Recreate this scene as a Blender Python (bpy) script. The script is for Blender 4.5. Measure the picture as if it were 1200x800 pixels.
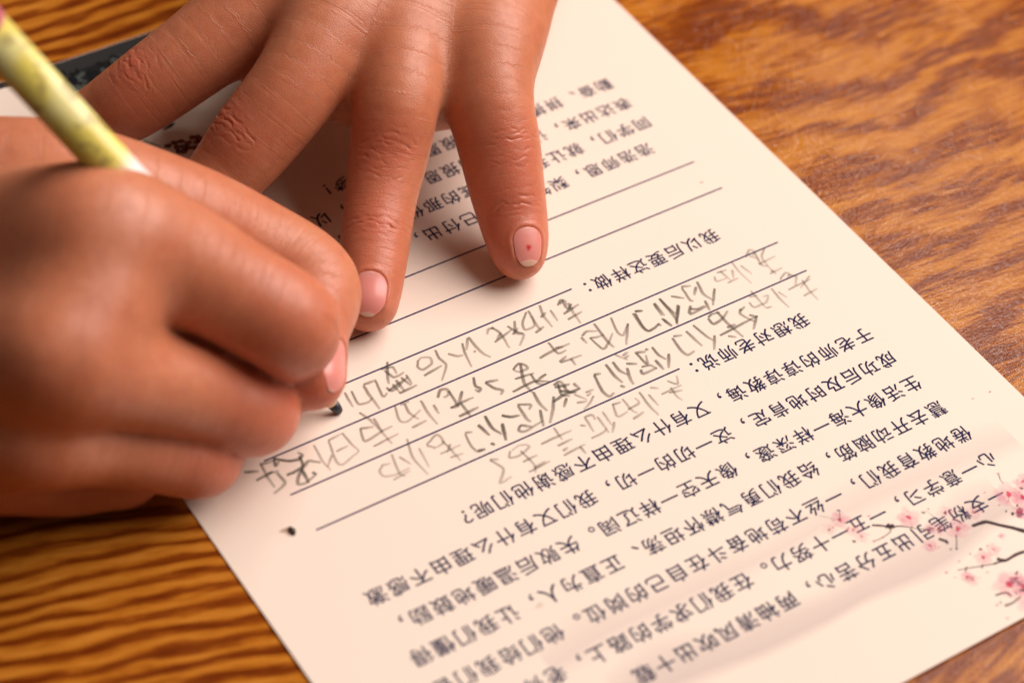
import bpy, bmesh, math, random
import numpy as np
from mathutils import Vector, Matrix

random.seed(4); np.random.seed(4)
for o in list(bpy.data.objects): bpy.data.objects.remove(o)
scene = bpy.context.scene
COL = scene.collection

# ------------------------------------------------------------------ camera, light, exposure
# page frame: X along the printed lines, Y up the page, Z up from the desk.  MM = one millimetre
MM = 0.001
PITCH = 4.34                                    # printed character pitch, mm
CAM = np.array([246.0, 216.8, 321.5])           # camera position, mm
RIGHT = np.array([-0.83739737, 0.54272641, 0.06491288])
DOWN = np.array([0.35400146, 0.62898842, -0.6921391])
FWD = np.array([-0.41647162, -0.55661621, -0.71883919])
FPX = 2769.06                                   # focal length for a 1200 px wide frame

cd = bpy.data.cameras.new("camera"); cam = bpy.data.objects.new("camera", cd); COL.objects.link(cam)
m = Matrix((RIGHT, -DOWN, -FWD)).transposed().to_4x4()
m.translation = Vector(CAM * MM)
cam.matrix_world = m
cd.sensor_width = 36.0; cd.lens = FPX * 36 / 1200
cd.clip_start = 0.01; cd.clip_end = 50
cd.dof.use_dof = True; cd.dof.focus_distance = 0.447; cd.dof.aperture_fstop = 10.5
scene.camera = cam

w = bpy.data.worlds.new("World"); scene.world = w; w.use_nodes = True
w.node_tree.nodes["Background"].inputs[0].default_value = (1.0, 0.80, 0.66, 1)
w.node_tree.nodes["Background"].inputs[1].default_value = 0.075

def area(name, pos, target, sx, sy, watts, col):
    l = bpy.data.lights.new(name, 'AREA'); l.shape = 'RECTANGLE'; l.size = sx; l.size_y = sy
    l.energy = watts; l.color = col
    o = bpy.data.objects.new(name, l); COL.objects.link(o); o.location = pos
    o.rotation_euler = (Vector(target) - Vector(pos)).to_track_quat('-Z', 'Y').to_euler()
    return o
area("window_light", (-0.74, 0.12, 0.98), (0.04, -0.04, 0), 1.2, 1.05, 31.0, (1.0, 0.88, 0.83))
area("desk_glint_light", (-0.93, -0.70, 1.15), (0.0, 0.0, 0), 0.16, 0.16, 2.6, (1.0, 0.93, 0.86))  # small unseen lamp added to put glints on the desk

scene.view_settings.view_transform = 'Standard'; scene.view_settings.look = 'None'
scene.view_settings.exposure = 0.0; scene.view_settings.gamma = 1.0
scene.render.engine = 'CYCLES'
scene.cycles.use_denoising = True
scene.cycles.max_bounces = 8

# ------------------------------------------------------------------ helpers
def ray(x, y, h=0.0):
    """point seen at photo position (x, y), h mm above the desk (measured while surveying the photo)"""
    d = RIGHT * (x - 600) / FPX + DOWN * (y - 400) / FPX + FWD
    return CAM + d * ((h - CAM[2]) / d[2])

def thing(name, label, cat, loc=(0, 0, 0), group=None):
    o = bpy.data.objects.new(name, None); COL.objects.link(o); o.location = loc
    o.empty_display_size = 0.01
    o['label'] = label; o['category'] = cat
    if group: o['group'] = group
    return o

def link(name, me, mats, parent=None):
    o = bpy.data.objects.new(name, me); COL.objects.link(o)
    for mm in (mats if isinstance(mats, (list, tuple)) else [mats]): me.materials.append(mm)
    if parent is not None:
        o.parent = parent
        o.location = -parent.location
    return o

def mesh(name, V, F, smooth=True):
    me = bpy.data.meshes.new(name)
    V = np.asarray(V, float) * MM
    me.from_pydata([tuple(v) for v in V], [], [tuple(int(i) for i in f) for f in F])
    me.update()
    if smooth: me.polygons.foreach_set('use_smooth', np.ones(len(me.polygons), bool))
    return me

class NT:
    """small node-tree writer"""
    def __init__(s, name):
        s.mat = bpy.data.materials.new(name); s.mat.use_nodes = True
        s.t = s.mat.node_tree; s.b = s.t.nodes["Principled BSDF"]
    def n(s, typ, ins=None, **kw):
        n = s.t.nodes.new(typ)
        for k, v in kw.items(): setattr(n, k, v)
        for k, v in (ins or {}).items():
            if isinstance(v, bpy.types.NodeSocket): s.t.links.new(v, n.inputs[k])
            else: n.inputs[k].default_value = v
        return n
    def math(s, op, a, b=0.0, c=0.0, clamp=False):
        n = s.n('ShaderNodeMath', {0: a, 1: b, 2: c}, operation=op); n.use_clamp = clamp; return n.outputs[0]
    def ramp(s, fac, stops, interp='LINEAR'):
        n = s.n('ShaderNodeValToRGB', {0: fac}); cr = n.color_ramp; cr.interpolation = interp
        while len(cr.elements) < len(stops): cr.elements.new(0.5)
        for e, (p, c) in zip(cr.elements, stops): e.position = p; e.color = tuple(c) + (1,)
        return n.outputs[0]
    def noise(s, vec, scale, detail=3, rough=0.5, dist=0.0):
        n = s.n('ShaderNodeTexNoise', {'Vector': vec, 'Scale': scale, 'Detail': detail, 'Roughness': rough, 'Distortion': dist})
        return n.outputs[0]
    def mix(s, fac, a, b, blend='MIX'):
        n = s.t.nodes.new('ShaderNodeMix'); n.data_type = 'RGBA'; n.blend_type = blend
        for k, v in ((0, fac), (6, a), (7, b)):
            if isinstance(v, bpy.types.NodeSocket): s.t.links.new(v, n.inputs[k])
            else: n.inputs[k].default_value = v if k == 0 else tuple(v) + (1,)
        return n.outputs[2]
    def set(s, **kw):
        for k, v in kw.items():
            k = k.replace('_', ' ')
            if isinstance(v, bpy.types.NodeSocket): s.t.links.new(v, s.b.inputs[k])
            else: s.b.inputs[k].default_value = v
        return s
    def bump(s, h, strength, dist, normal=None):
        ins = {'Height': h, 'Strength': strength, 'Distance': dist}
        if normal is not None: ins['Normal'] = normal
        return s.n('ShaderNodeBump', ins).outputs[0]

def plain(name, col, rough=0.6, **kw):
    t = NT(name); t.set(Base_Color=tuple(col) + (1,), Roughness=rough, **kw); return t.mat

# ------------------------------------------------------------------ desk
def wood_material():
    """oak-print laminate: broad growth rings broken into teeth by fine streaks that run with the grain"""
    t = NT('varnished_wood')
    co = t.n('ShaderNodeTexCoord').outputs['Object']
    mp = t.n('ShaderNodeMapping', {'Vector': co, 'Rotation': (0, 0, math.radians(4))}).outputs[0]
    sep = t.n('ShaderNodeSeparateXYZ', {0: mp})
    x, y0 = sep.outputs[0], sep.outputs[1]
    def vec(sx, sy, yy, off=0.0):
        return t.n('ShaderNodeCombineXYZ', {0: t.math('MULTIPLY_ADD', x, sx, off), 1: t.math('MULTIPLY_ADD', yy, sy, off * 1.7), 2: off}).outputs[0]
    s1 = t.n('ShaderNodeMapRange', {0: x, 1: 0.0, 2: 0.075}, interpolation_type='SMOOTHSTEP').outputs[0]
    sy = t.n('ShaderNodeMapRange', {0: y0, 1: -0.13, 2: -0.03}, interpolation_type='SMOOTHSTEP').outputs[0]
    y0 = t.math('ADD', y0, t.math('MULTIPLY', t.math('MULTIPLY', t.math('SUBTRACT', x, 0.1), 0.30), t.math('MULTIPLY', s1, sy)))
    bend = t.noise(vec(9, 12, y0, 5.3), 1.0, 1)
    y = t.math('ADD', y0, t.math('MULTIPLY', t.math('SUBTRACT', bend, 0.5), 0.022))
    wob = t.noise(vec(60, 90, y0, 2.9), 1.0, 1)
    y = t.math('ADD', y, t.math('MULTIPLY', t.math('SUBTRACT', wob, 0.5), 0.0022))
    def rings(f, namp, nx, ny, off):
        n = t.noise(vec(nx, ny, y, off), 1.0, 2, 0.45)
        ph = t.math('ADD', t.math('MULTIPLY', y, f), t.math('MULTIPLY', n, namp))
        return t.math('SINE', t.math('MULTIPLY', ph, 6.2832))
    wide = rings(64, 4.6, 17, 24, 0.7)
    tight = rings(270, 3.0, 18, 36, 3.7)
    ring = t.math('ADD', t.math('MULTIPLY', t.math('MULTIPLY', wide, 0.62), t.math('SUBTRACT', 1.0, s1)), t.math('MULTIPLY', tight, s1))
    teeth = t.noise(vec(135, 880, y, 1.3), 1.0, 4, 0.55)
    fine = t.noise(vec(110, 1500, y, 6.1), 1.0, 2, 0.6)
    broad = t.noise(vec(14, 34, y, 9.2), 1.0, 2)
    val = t.math('MULTIPLY_ADD', ring, 0.22, 0.5)
    val = t.math('ADD', val, t.math('MULTIPLY', t.math('SUBTRACT', teeth, 0.5), 0.95))
    val = t.math('ADD', val, t.math('MULTIPLY', t.math('SUBTRACT', fine, 0.5), 0.42))
    val = t.math('ADD', val, t.math('MULTIPLY', t.math('SUBTRACT', broad, 0.5), 0.40))
    col = t.ramp(val, [(0.14, (0.125, 0.021, 0.002)), (0.40, (0.205, 0.046, 0.004)), (0.51, (0.315, 0.090, 0.008)), (0.62, (0.41, 0.138, 0.012)), (0.85, (0.50, 0.190, 0.024))])
    t.set(Base_Color=col)
    pores = t.noise(vec(900, 2300, y, 0.0), 1.0, 1, 0.5)
    hgt = pores
    t.set(Normal=t.bump(hgt, 0.6, 0.00018), Roughness=t.math('MULTIPLY_ADD', fine, 0.06, 0.10))
    t.b.inputs['Specular IOR Level'].default_value = 0.17
    return t.mat

def build_desk():
    x0, x1, y0, y1, th = -420, 430, -430, 330, 24
    bm = bmesh.new()
    r = bmesh.ops.create_cube(bm, size=1)
    for v in bm.verts:
        v.co = Vector(((x0 + x1) / 2 + v.co.x * (x1 - x0), (y0 + y1) / 2 + v.co.y * (y1 - y0), -th / 2 + v.co.z * th)) * MM
    bmesh.ops.bevel(bm, geom=list(bm.edges), offset=3 * MM, segments=3, affect='EDGES')
    me = bpy.data.meshes.new('desk_top'); bm.to_mesh(me); bm.free()
    o = link('desk_top', me, wood_material())
    o['kind'] = 'structure'
build_desk()

# ------------------------------------------------------------------ printed page
def paper_material():
    t = NT('cream_paper')
    co = t.n('ShaderNodeTexCoord').outputs['Object']
    n1 = t.noise(co, 45, 3); n2 = t.noise(co, 2600, 2)
    c = t.mix(t.math('MULTIPLY', n1, 0.5), (0.79, 0.672, 0.568), (0.825, 0.71, 0.605))
    t.set(Base_Color=c, Roughness=0.7, Normal=t.bump(n2, 0.12, 0.00008))
    t.b.inputs['Specular IOR Level'].default_value = 0.15
    return t.mat

PX0, PX1 = -3.86 * PITCH, 30.25 * PITCH
PY0, PY1 = -33.8 * PITCH, 15.54 * PITCH
PZ = 0.20                                      # card thickness, mm

def lift(x, y):
    """how far the card bows off the desk (mm)"""
    x = np.asarray(x, float); y = np.asarray(y, float)
    a = np.clip((x - (PX1 - 45)) / 45, 0, 1) ** 2 * 0.35 * np.clip((y + 30) / 60, 0, 1)
    b = np.clip((y - (PY1 - 30)) / 30, 0, 1) ** 2 * 0.5
    return a + b

paper_root = thing('printed_page', 'cream printed sheet with lines of Chinese text, pencil writing and pink blossoms under the hands', 'paper', (0, 0, 0))

def build_sheet():
    nx, ny = 60, 84
    xs = np.linspace(PX0, PX1, nx); ys = np.linspace(PY0, PY1, ny)
    X, Y = np.meshgrid(xs, ys, indexing='ij')
    L = lift(X, Y)
    top = np.stack([X, Y, L + PZ], -1).reshape(-1, 3); bot = np.stack([X, Y, L + 0.03], -1).reshape(-1, 3)
    V = np.concatenate([top, bot]); n = nx * ny
    idx = lambda i, j: i * ny + j
    F = []
    for i in range(nx - 1):
        for j in range(ny - 1):
            a, b, c, d = idx(i, j), idx(i + 1, j), idx(i + 1, j + 1), idx(i, j + 1)
            F.append((a, b, c, d)); F.append((a + n, d + n, c + n, b + n))
    for i in range(nx - 1):
        F.append((idx(i, 0), idx(i, 0) + n, idx(i + 1, 0) + n, idx(i + 1, 0)))
        F.append((idx(i, ny - 1), idx(i + 1, ny - 1), idx(i + 1, ny - 1) + n, idx(i, ny - 1) + n))
    for j in range(ny - 1):
        F.append((idx(0, j), idx(0, j + 1), idx(0, j + 1) + n, idx(0, j) + n))
        F.append((idx(nx - 1, j), idx(nx - 1, j) + n, idx(nx - 1, j + 1) + n, idx(nx - 1, j + 1)))
    link('sheet', mesh('sheet', V, F, False), paper_material(), paper_root)
build_sheet()

def on_page(P2, dz):
    P2 = np.asarray(P2, float)
    return np.concatenate([P2, (lift(P2[:, 0], P2[:, 1]) + PZ + dz)[:, None]], 1)

INK = plain('dark_blue_ink', (0.011, 0.013, 0.058), 0.7, Specular_IOR_Level=0.1)
_glyphs = {}
def glyph(ch):
    if ch not in _glyphs:
        cu = bpy.data.curves.new('glyph', 'FONT'); cu.body = ch; cu.size = 1.0; cu.resolution_u = 3; cu.offset = GLYPH_OFFSET
        ob = bpy.data.objects.new('glyph', cu); COL.objects.link(ob)
        bpy.context.view_layer.update()
        dg = bpy.context.evaluated_depsgraph_get()
        me = bpy.data.meshes.new_from_object(ob.evaluated_get(dg))
        V = np.array([v.co[:2] for v in me.vertices]).reshape(-1, 2); F = [tuple(p.vertices) for p in me.polygons]
        bpy.data.objects.remove(ob); bpy.data.curves.remove(cu); bpy.data.meshes.remove(me)
        _glyphs[ch] = (V, F)
    return _glyphs[ch]
GLYPH_OFFSET = 0.0
EM = 0.90 * PITCH

def text_row(text, u0, v, name, pitch=1.0):
    """one printed row: first character centred on column u0, row centre v (both in pitches)"""
    VV, FF, n = [], [], 0
    for j, ch in enumerate(text):
        if ch in ' \u3000': continue
        V, F = glyph(ch)
        if len(V) == 0: continue
        c = np.array([(u0 + j * pitch) * PITCH, -v * PITCH])
        for q, (bx, by) in enumerate(((-.010, -.008), (.010, -.006), (0, .011))):       # a little heavier than the plain face
            P = on_page((V - np.array([0.5 + bx, 0.38 + by])) * EM + c, 0.03 + 0.003 * q)
            VV.append(P); FF += [tuple(i + n for i in f) for f in F]; n += len(V)
    V = np.concatenate(VV)
    link(name, mesh(name, V, FF, False), INK, paper_root)

RP = 1.6793
body = ['一支粉笔引出五分苦心，两袖清风吹出十载',
        '心一意学习，一五一十努力。在我们求学的路上，老师',
        '倦地教育我们，一丝不苟地奋斗在自己的岗位。他们给我们智',
        '慧去开动脑筋，给我们勇气襟怀坦荡、正直为人，让我们懂得',
        '生活像大海一样深邃，像天空一样辽阔。失败后温暖地鼓励，',
        '成功后及时地肯定，这一切的一切，我们又有什么理由不感激',
        '于老师的谆谆教诲，又有什么理由不感谢他们呢？']
for k, s in enumerate(body):
    text_row(s, 1 if k == 0 else 0, (k - 6) * RP, 'printed_text')
text_row('我想对老师说：', 1.9491, 2.1117, 'printed_text')
text_row('我以后要这样做：', 2.2287, 8.4770, 'printed_text')
tail = ['\u3000浩浩师恩，梨知\u3000\u3000\u3000已付出，\u3000替',
        '同学们，就让我们\u3000心底的那份\u3000\u3000\u3000的',
        '表达出来，让我\u3000\u3000的报恩\u3000\u3000\u3000\u3000，以至',
        '勤奋、拼搏、\u3000\u3000\u3000报恩\u3000\u3000\u3000的梦！']
for k, s in enumerate(tail):
    text_row(s, 0.4384, 14.8465 + k * 1.6239, 'printed_text', 0.984)

RULE = plain('ruled_ink', (0.019, 0.016, 0.082), 0.7, Specular_IOR_Level=0.1)
def strip(points, width, dz=0.03):
    """flat ribbon along a polyline on the page (mm); returns V, F"""
    P = np.asarray(points, float)
    t = np.gradient(P, axis=0); t /= np.linalg.norm(t, axis=1)[:, None] + 1e-9
    nrm = np.stack([-t[:, 1], t[:, 0]], 1)
    wd = (np.asarray(width) * np.ones(len(P)))[:, None] / 2
    V = on_page(np.concatenate([P + nrm * wd, P - nrm * wd]), dz); k = len(P)
    return V, [(i, i + 1, i + 1 + k, i + k) for i in range(k - 1)]
for i, (ua, ub) in enumerate([(8.32, 26.40), (-0.35, 26.40), (-0.33, 26.45), (9.69, 26.4), (-0.26, 26.4), (-0.18, 26.4)]):
    v = 2.4156 + i * 2.12269
    us = np.linspace(ua, ub, 40) * PITCH
    V, F = strip(np.stack([us, -v * PITCH + 0 * us], 1), 0.36)
    link('ruled_line', mesh('ruled_line', V, F), RULE, paper_root)

# --- prints, pencil writing and stains lying on the sheet
def ink_material(name, col, rough=0.6, grain=0.0, scale=2600.0):
    """ink whose density is kept per vertex ('ink'); graphite also breaks up over the paper tooth"""
    t = NT(name)
    a = t.n('ShaderNodeAttribute', attribute_name='ink').outputs['Fac']
    if grain:
        co = t.n('ShaderNodeTexCoord').outputs['Object']
        g = t.math('MULTIPLY_ADD', t.noise(co, scale, 2, 0.7), 2.4 * grain, 1.0 - 1.5 * grain, clamp=True)
        a = t.math('MULTIPLY', a, g)
    t.set(Base_Color=tuple(col) + (1,), Roughness=rough, Alpha=a)
    t.b.inputs['Specular IOR Level'].default_value = 0.06
    return t.mat

class Ink:
    """collects flat printed shapes, each vertex with its own ink density"""
    def __init__(s): s.V, s.F, s.A, s.n, s.k = [], [], [], 0, 0
    def add(s, P2, F, A, dz):
        V = on_page(P2, dz + 0.0008 * (s.k % 60)); s.k += 1
        s.V.append(V); s.F += [tuple(i + s.n for i in f) for f in F]; s.A.append(np.asarray(A, float) * np.ones(len(V))); s.n += len(V)
    def ribbon(s, P2, width, dens, dz=0.03):
        P = np.asarray(P2, float); t = np.gradient(P, axis=0); t /= np.linalg.norm(t, axis=1)[:, None] + 1e-9
        nr = np.stack([-t[:, 1], t[:, 0]], 1); wd = (np.asarray(width) * np.ones(len(P)))[:, None] / 2; k = len(P)
        d = np.asarray(dens) * np.ones(k)
        Q = np.concatenate([P + nr * wd, P + nr * wd * 0.45, P - nr * wd * 0.45, P - nr * wd])
        F = [(i + r * k, i + 1 + r * k, i + 1 + (r + 1) * k, i + (r + 1) * k) for r in range(3) for i in range(k - 1)]
        s.add(Q, F, np.concatenate([d * 0.25, d, d, d * 0.25]), dz)
    def blot(s, c, rx, ry, ang, core, edge=0.0, dz=0.03, wob=0.12, seg=18):
        a = np.linspace(0, 2 * np.pi, seg, endpoint=False)
        r = 1 + wob * np.sin(2 * a + random.random() * 6) + wob * 0.7 * np.sin(3 * a + random.random() * 6)
        ca, sa = math.cos(ang), math.sin(ang)
        ring = lambda q: np.stack([c[0] + q * r * (rx * np.cos(a) * ca - ry * np.sin(a) * sa), c[1] + q * r * (rx * np.cos(a) * sa + ry * np.sin(a) * ca)], 1)
        P = np.concatenate([[c], ring(0.55), ring(1.0)])
        F = [(0, 1 + i, 1 + (i + 1) % seg) for i in range(seg)] + [(1 + i, 1 + seg + i, 1 + seg + (i + 1) % seg, 1 + (i + 1) % seg) for i in range(seg)]
        s.add(P, F, np.concatenate([[core], np.full(seg, core * 0.9 + edge * 0.1), np.full(seg, edge)]), dz)
    def build(s, name, mat):
        me = mesh(name, np.concatenate(s.V), s.F)
        a = me.attributes.new('ink', 'FLOAT', 'POINT'); a.data.foreach_set('value', np.concatenate(s.A).astype(np.float32))
        return link(name, me, mat, paper_root)

def pg(x, y): return ray(x, y, PZ)[:2]

def smooth2(P, sub=5, tens=0.7):
    """rounded polyline through the given points (Hermite)"""
    P = np.asarray(P, float)
    if len(P) < 3: return P[0] + (P[-1] - P[0]) * np.linspace(0, 1, 6)[:, None]
    Q = np.concatenate([2 * P[:1] - P[1:2], P, 2 * P[-1:] - P[-2:-1]]); out = []
    for i in range(1, len(Q) - 2):
        p1, p2 = Q[i], Q[i + 1]; m1 = (p2 - Q[i - 1]) * 0.5 * tens; m2 = (Q[i + 2] - p1) * 0.5 * tens
        for t in np.arange(sub) / sub:
            out.append((2 * t**3 - 3 * t**2 + 1) * p1 + (t**3 - 2 * t**2 + t) * m1 + (3 * t**2 - 2 * t**3) * p2 + (t**3 - t**2) * m2)
    out.append(P[-1]); return np.array(out)

# pencil strokes surveyed from five windows of the photo: (window origin), darkness, strokes in fifths of a pixel
WRITING = [
 ((560, 270), 0.62, [
  [(468,440),(485,408),(512,415),(520,445)],[(480,432),(500,405)],[(495,412),(520,455),(560,455)],[(530,425),(552,470),(603,546)],[(503,490),(592,432)],[(528,522),(612,474)],[(548,430),(520,480)],
  [(425,466),(468,530)],[(362,438),(385,500),(438,566)],[(368,510),(400,480)],[(285,478),(262,545),(278,582),(330,560),(318,500)],[(295,470),(348,560),(372,582)],[(338,600),(388,562)],
  [(95,570),(62,580),(55,610)],[(78,568),(130,600),(185,688)],[(100,655),(200,580)],[(135,600),(112,640)],[(172,560),(240,598),(268,602)],[(215,530),(222,600),(270,610),(245,676)],[(205,610),(235,570)],
  [(610,620),(640,592),(700,590)],[(605,625),(640,662)],[(655,628),(735,695),(770,650),(790,600)],[(680,545),(760,650),(800,685)],[(660,630),(700,625),(740,610)],[(780,510),(815,590),(850,615),(880,545)],[(880,545),(870,670)],
  [(362,748),(440,705),(540,662)],[(412,655),(470,720),(520,700)],[(480,770),(520,735)],[(485,775),(610,730)],[(545,750),(575,790)],[(455,690),(500,680)]]),
 ((560, 270), 0.74, [[(1030,428),(1080,500)],[(1062,398),(1150,500),(1172,552)],[(1180,440),(1165,540)],[(920,475),(968,470)],[(922,485),(965,560),(1000,588),(1040,570),(1058,545)],[(1078,515),(1140,560)]]),
 ((400, 330), 0.66, [
  [(625,422),(680,436),(715,430)],[(708,360),(725,420),(765,500)],[(745,325),(780,370),(830,420),(875,442)],[(740,330),(735,400)],[(778,405),(787,414)],
  [(550,400),(575,450),(615,488),(590,580)],[(485,552),(590,490)],[(450,460),(448,500),(480,515),(530,480),(520,445),(470,445),(450,465)],
  [(270,470),(272,560),(280,600)],[(230,515),(300,500),(325,540)],[(255,520),(310,560),(370,530)],[(265,620),(300,640),(370,580)],[(320,575),(370,640)],[(275,640),(330,600),(390,560)],[(350,560),(410,610)],[(340,655),(445,605)],[(380,545),(415,600)],[(300,600),(345,650)],
  [(60,640),(100,715),(160,705),(185,680)],[(128,605),(205,575)],[(130,610),(170,670),(228,748)],[(200,580),(245,672),(270,650)],[(20,650),(70,735)]]),
 ((560, 400), 0.76, [
  [(205,165),(240,130),(280,140),(290,160),(240,178),(205,165)],[(250,130),(270,240),(320,300)],[(218,220),(330,185)],[(205,295),(330,235),(430,235)],[(310,190),(350,245),(400,250)],[(400,190),(340,235)],
  [(45,240),(120,225)],[(45,242),(100,275),(145,285),(135,312)],
  [(325,295),(360,360),(408,408)],[(445,322),(440,400),(422,478)],[(365,400),(385,498)],[(230,370),(310,370),(300,400)],[(235,375),(285,450),(310,472)],[(250,490),(240,522),(280,525),(380,465)],[(250,490),(320,500)],[(140,432),(190,442),(240,432)],
  [(0,490),(70,552)],[(40,435),(75,500),(140,545)],[(145,480),(165,580)],[(80,595),(100,608)],[(0,640),(45,630)],
  [(440,355),(510,310),(600,275)],[(445,258),(480,235),(520,270)],[(470,250),(490,310),(540,320)],[(500,260),(540,300),(590,280)],[(560,245),(600,280)],[(520,330),(505,385)],[(450,270),(540,250)],[(480,290),(580,300)],
  [(680,195),(722,188)],[(682,198),(730,290),(770,322),(800,300)],[(750,135),(800,200),(848,242)],[(790,120),(830,170),(880,195)],[(875,155),(890,210),(912,252)],[(835,258),(865,270)],
  [(1020,32),(1060,80),(1105,105)],[(1120,72),(1118,155)],[(920,68),(985,60)],[(930,70),(975,120),(995,130),(985,80)],[(955,165),(970,190),(1050,155)],[(960,150),(1010,140),(1050,160)],[(1040,110),(1090,165)],[(870,130),(935,132)],[(980,45),(1000,50)]]),
 ((560, 400), 0.50, [
  [(565,310),(640,340)],[(580,360),(640,350)],[(680,318),(650,370),(620,400)],[(630,300),(680,280)],[(640,320),(665,300)],[(850,85),(880,60)],[(860,100),(885,80)],[(800,75),(880,110)],
  [(1075,310),(1195,255)],[(1130,270),(1165,320),(1200,345)],[(1110,230),(1170,250),(1165,200)],[(1120,300),(1200,285)],[(1010,270),(1060,275)],
  [(945,295),(1000,370),(1060,432)],[(1000,310),(1058,375)],[(790,365),(820,440),(880,410)],[(790,370),(840,355)],[(845,335),(900,400),(935,420)],[(880,400),(945,360),(920,330)],[(910,455),(975,412)],
  [(625,440),(680,530)],[(665,568),(740,530),(755,505)],[(700,440),(770,535)],[(730,410),(785,490)],[(800,470),(790,535)],[(600,490),(635,495)],[(630,440),(670,430),(690,460)],
  [(370,602),(460,560),(550,520)],[(445,505),(495,575)],[(468,612),(555,570)],[(500,640),(530,620)],[(505,668),(630,600)],[(600,615),(635,658)],
  [(190,640),(185,680),(240,670),(300,620),(285,605),(240,610),(200,640)],[(250,640),(330,720),(340,770)],[(265,705),(350,665)],[(300,765),(425,700)],[(330,740),(400,700)]]),
 ((740, 250), 0.45, [
  [(670,258),(690,215),(720,225),(710,250)],[(720,225),(760,300),(800,310)],[(780,205),(765,260),(830,345)],[(745,300),(845,250)],[(810,355),(885,318)],[(690,250),(740,265)],[(820,330),(850,358)],
  [(640,305),(705,355)],[(590,290),(630,340),(705,412)],[(485,370),(500,398),(560,380)],[(520,340),(580,390)],[(500,350),(560,330)],[(565,408),(628,378)],[(590,330),(600,380)],
  [(870,390),(900,350),(925,355),(915,380)],[(915,360),(965,370),(960,420)],[(920,448),(1050,385)],[(1000,390),(1040,450),(1095,508)],[(1010,485),(1090,440)],[(1045,365),(990,440)],
  [(820,440),(870,500),(925,552)],[(860,460),(912,495)],[(690,520),(720,550),(790,520),(800,480),(770,490)],[(700,455),(740,500),(790,555)],[(790,555),(825,545)],[(690,490),(740,480)]]),
 ((740, 250), 0.72, [
  [(385,400),(420,470),(480,510)],[(488,440),(478,540)],[(290,430),(350,425)],[(295,435),(345,510),(365,510)],[(378,430),(368,480)],[(345,540),(345,590),(440,545)],[(430,510),(460,570)],[(232,485),(310,498)],[(345,560),(390,560),(430,540)],
  [(135,525),(195,600)],[(165,500),(240,575),(270,590)],[(272,535),(265,645)],[(20,575),(65,570)],[(10,585),(60,660),(100,690),(160,650)],[(185,620),(235,662)],[(155,645),(175,660)],
  [(520,715),(740,600)],[(500,575),(560,640),(655,725)],[(450,610),(470,590),(520,580)],[(450,615),(480,648),(530,620),(565,570)],[(640,560),(640,590),(720,635)],[(560,670),(610,650)],[(735,600),(715,680)],[(565,718),(615,725)],[(640,570),(665,545)],[(690,595),(735,605)],
  [(320,690),(415,778)],[(360,655),(440,720),(480,745)],[(488,715),(485,800)],[(245,720),(300,715)],[(240,730),(290,800),(330,830),(370,805)]]),
 ((400, 440), 0.76, [
  [(565,130),(580,85),(620,80),(630,110),(600,130)],[(630,90),(680,175),(640,190)],[(708,90),(685,185)],[(640,190),(720,150),(775,128)],[(690,240),(805,185)],[(700,160),(760,240)],
  [(775,10),(785,60),(815,75),(805,95),(785,80)]]),
 ((400, 440), 0.58, [
  [(540,170),(572,225)],[(465,145),(510,220),(565,285)],[(315,180),(340,260),(385,270),(465,200)],[(370,165),(400,220),(455,255)],[(345,170),(400,150)],[(415,305),(500,262)],
  [(105,215),(180,270),(300,400)],[(110,310),(140,385),(240,325),(300,295)],[(110,310),(190,300)],[(190,415),(335,340)],[(190,250),(240,330)],
  [(725,335),(770,330)],[(725,340),(760,410),(800,445),(845,430)],[(805,285),(870,348)],[(845,238),(890,310),(935,335)],[(940,285),(965,380)],[(875,395),(900,405)],[(940,235),(1000,242),(1050,232)]]),
 ((400, 440), 0.46, [
  [(500,405),(560,345),(600,390),(540,430)],[(500,410),(550,420)],[(590,380),(640,430),(700,500)],[(580,460),(700,405)],[(640,480),(715,455)],[(640,400),(620,450)],
  [(385,370),(420,480),(510,580)],[(455,425),(515,535)],[(240,530),(225,560),(250,590),(320,580),(400,540)],[(235,525),(290,515)],[(295,460),(340,570),(380,590)],[(340,475),(410,520)],[(305,612),(405,555)],
  [(870,492),(925,490)],[(870,495),(950,545),(930,630),(1000,590)]]),
 ((280, 480), 0.52, [[(525,180),(570,300),(610,320),(705,240)],[(525,180),(600,140)],[(605,135),(660,200),(705,240)],[(570,245),(640,210)],[(440,205),(490,300),(540,355)],[(545,265),(520,335)]]),
 ((280, 480), 0.90, [[(205,285),(215,330),(235,300)],[(205,285),(290,300),(350,290),(372,265),(345,250)],[(355,270),(375,330),(350,390),(345,435),(390,430),(455,375)],[(280,385),(370,340),(410,300),(480,310)],[(370,350),(410,430)],[(430,365),(455,378)]]),
 ((280, 480), 0.72, [[(30,365),(115,360)],[(120,320),(170,310),(215,290)],[(130,320),(165,390),(210,455)],[(100,415),(190,370),(235,360)],[(225,370),(270,430),(205,492)],[(170,375),(200,360)]]),
]
GRAPHITE = ink_material('graphite', (0.105, 0.098, 0.075), 0.5, 0.24)
for (ox, oy), dark, strokes in WRITING:
    ik = Ink()
    for st in strokes:
        P = np.array([pg(ox + x / 5, oy + y / 5) for x, y in st])
        P = smooth2(P); n = len(P)
        P = P + np.random.randn(*P.shape) * 0.02
        tt = np.linspace(0, 1, n)
        wdt = (0.44 + 0.36 * dark) * (0.72 + 0.4 * np.sin(np.pi * np.clip(tt * 0.9 + 0.08, 0, 1))) * (0.9 + 0.2 * random.random())
        ik.ribbon(P, wdt, min(1.0, dark * 0.84) * (0.82 + 0.25 * np.cos(tt * 2.5 + random.random())), 0.045)
    ik.build('handwriting', GRAPHITE)

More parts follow.
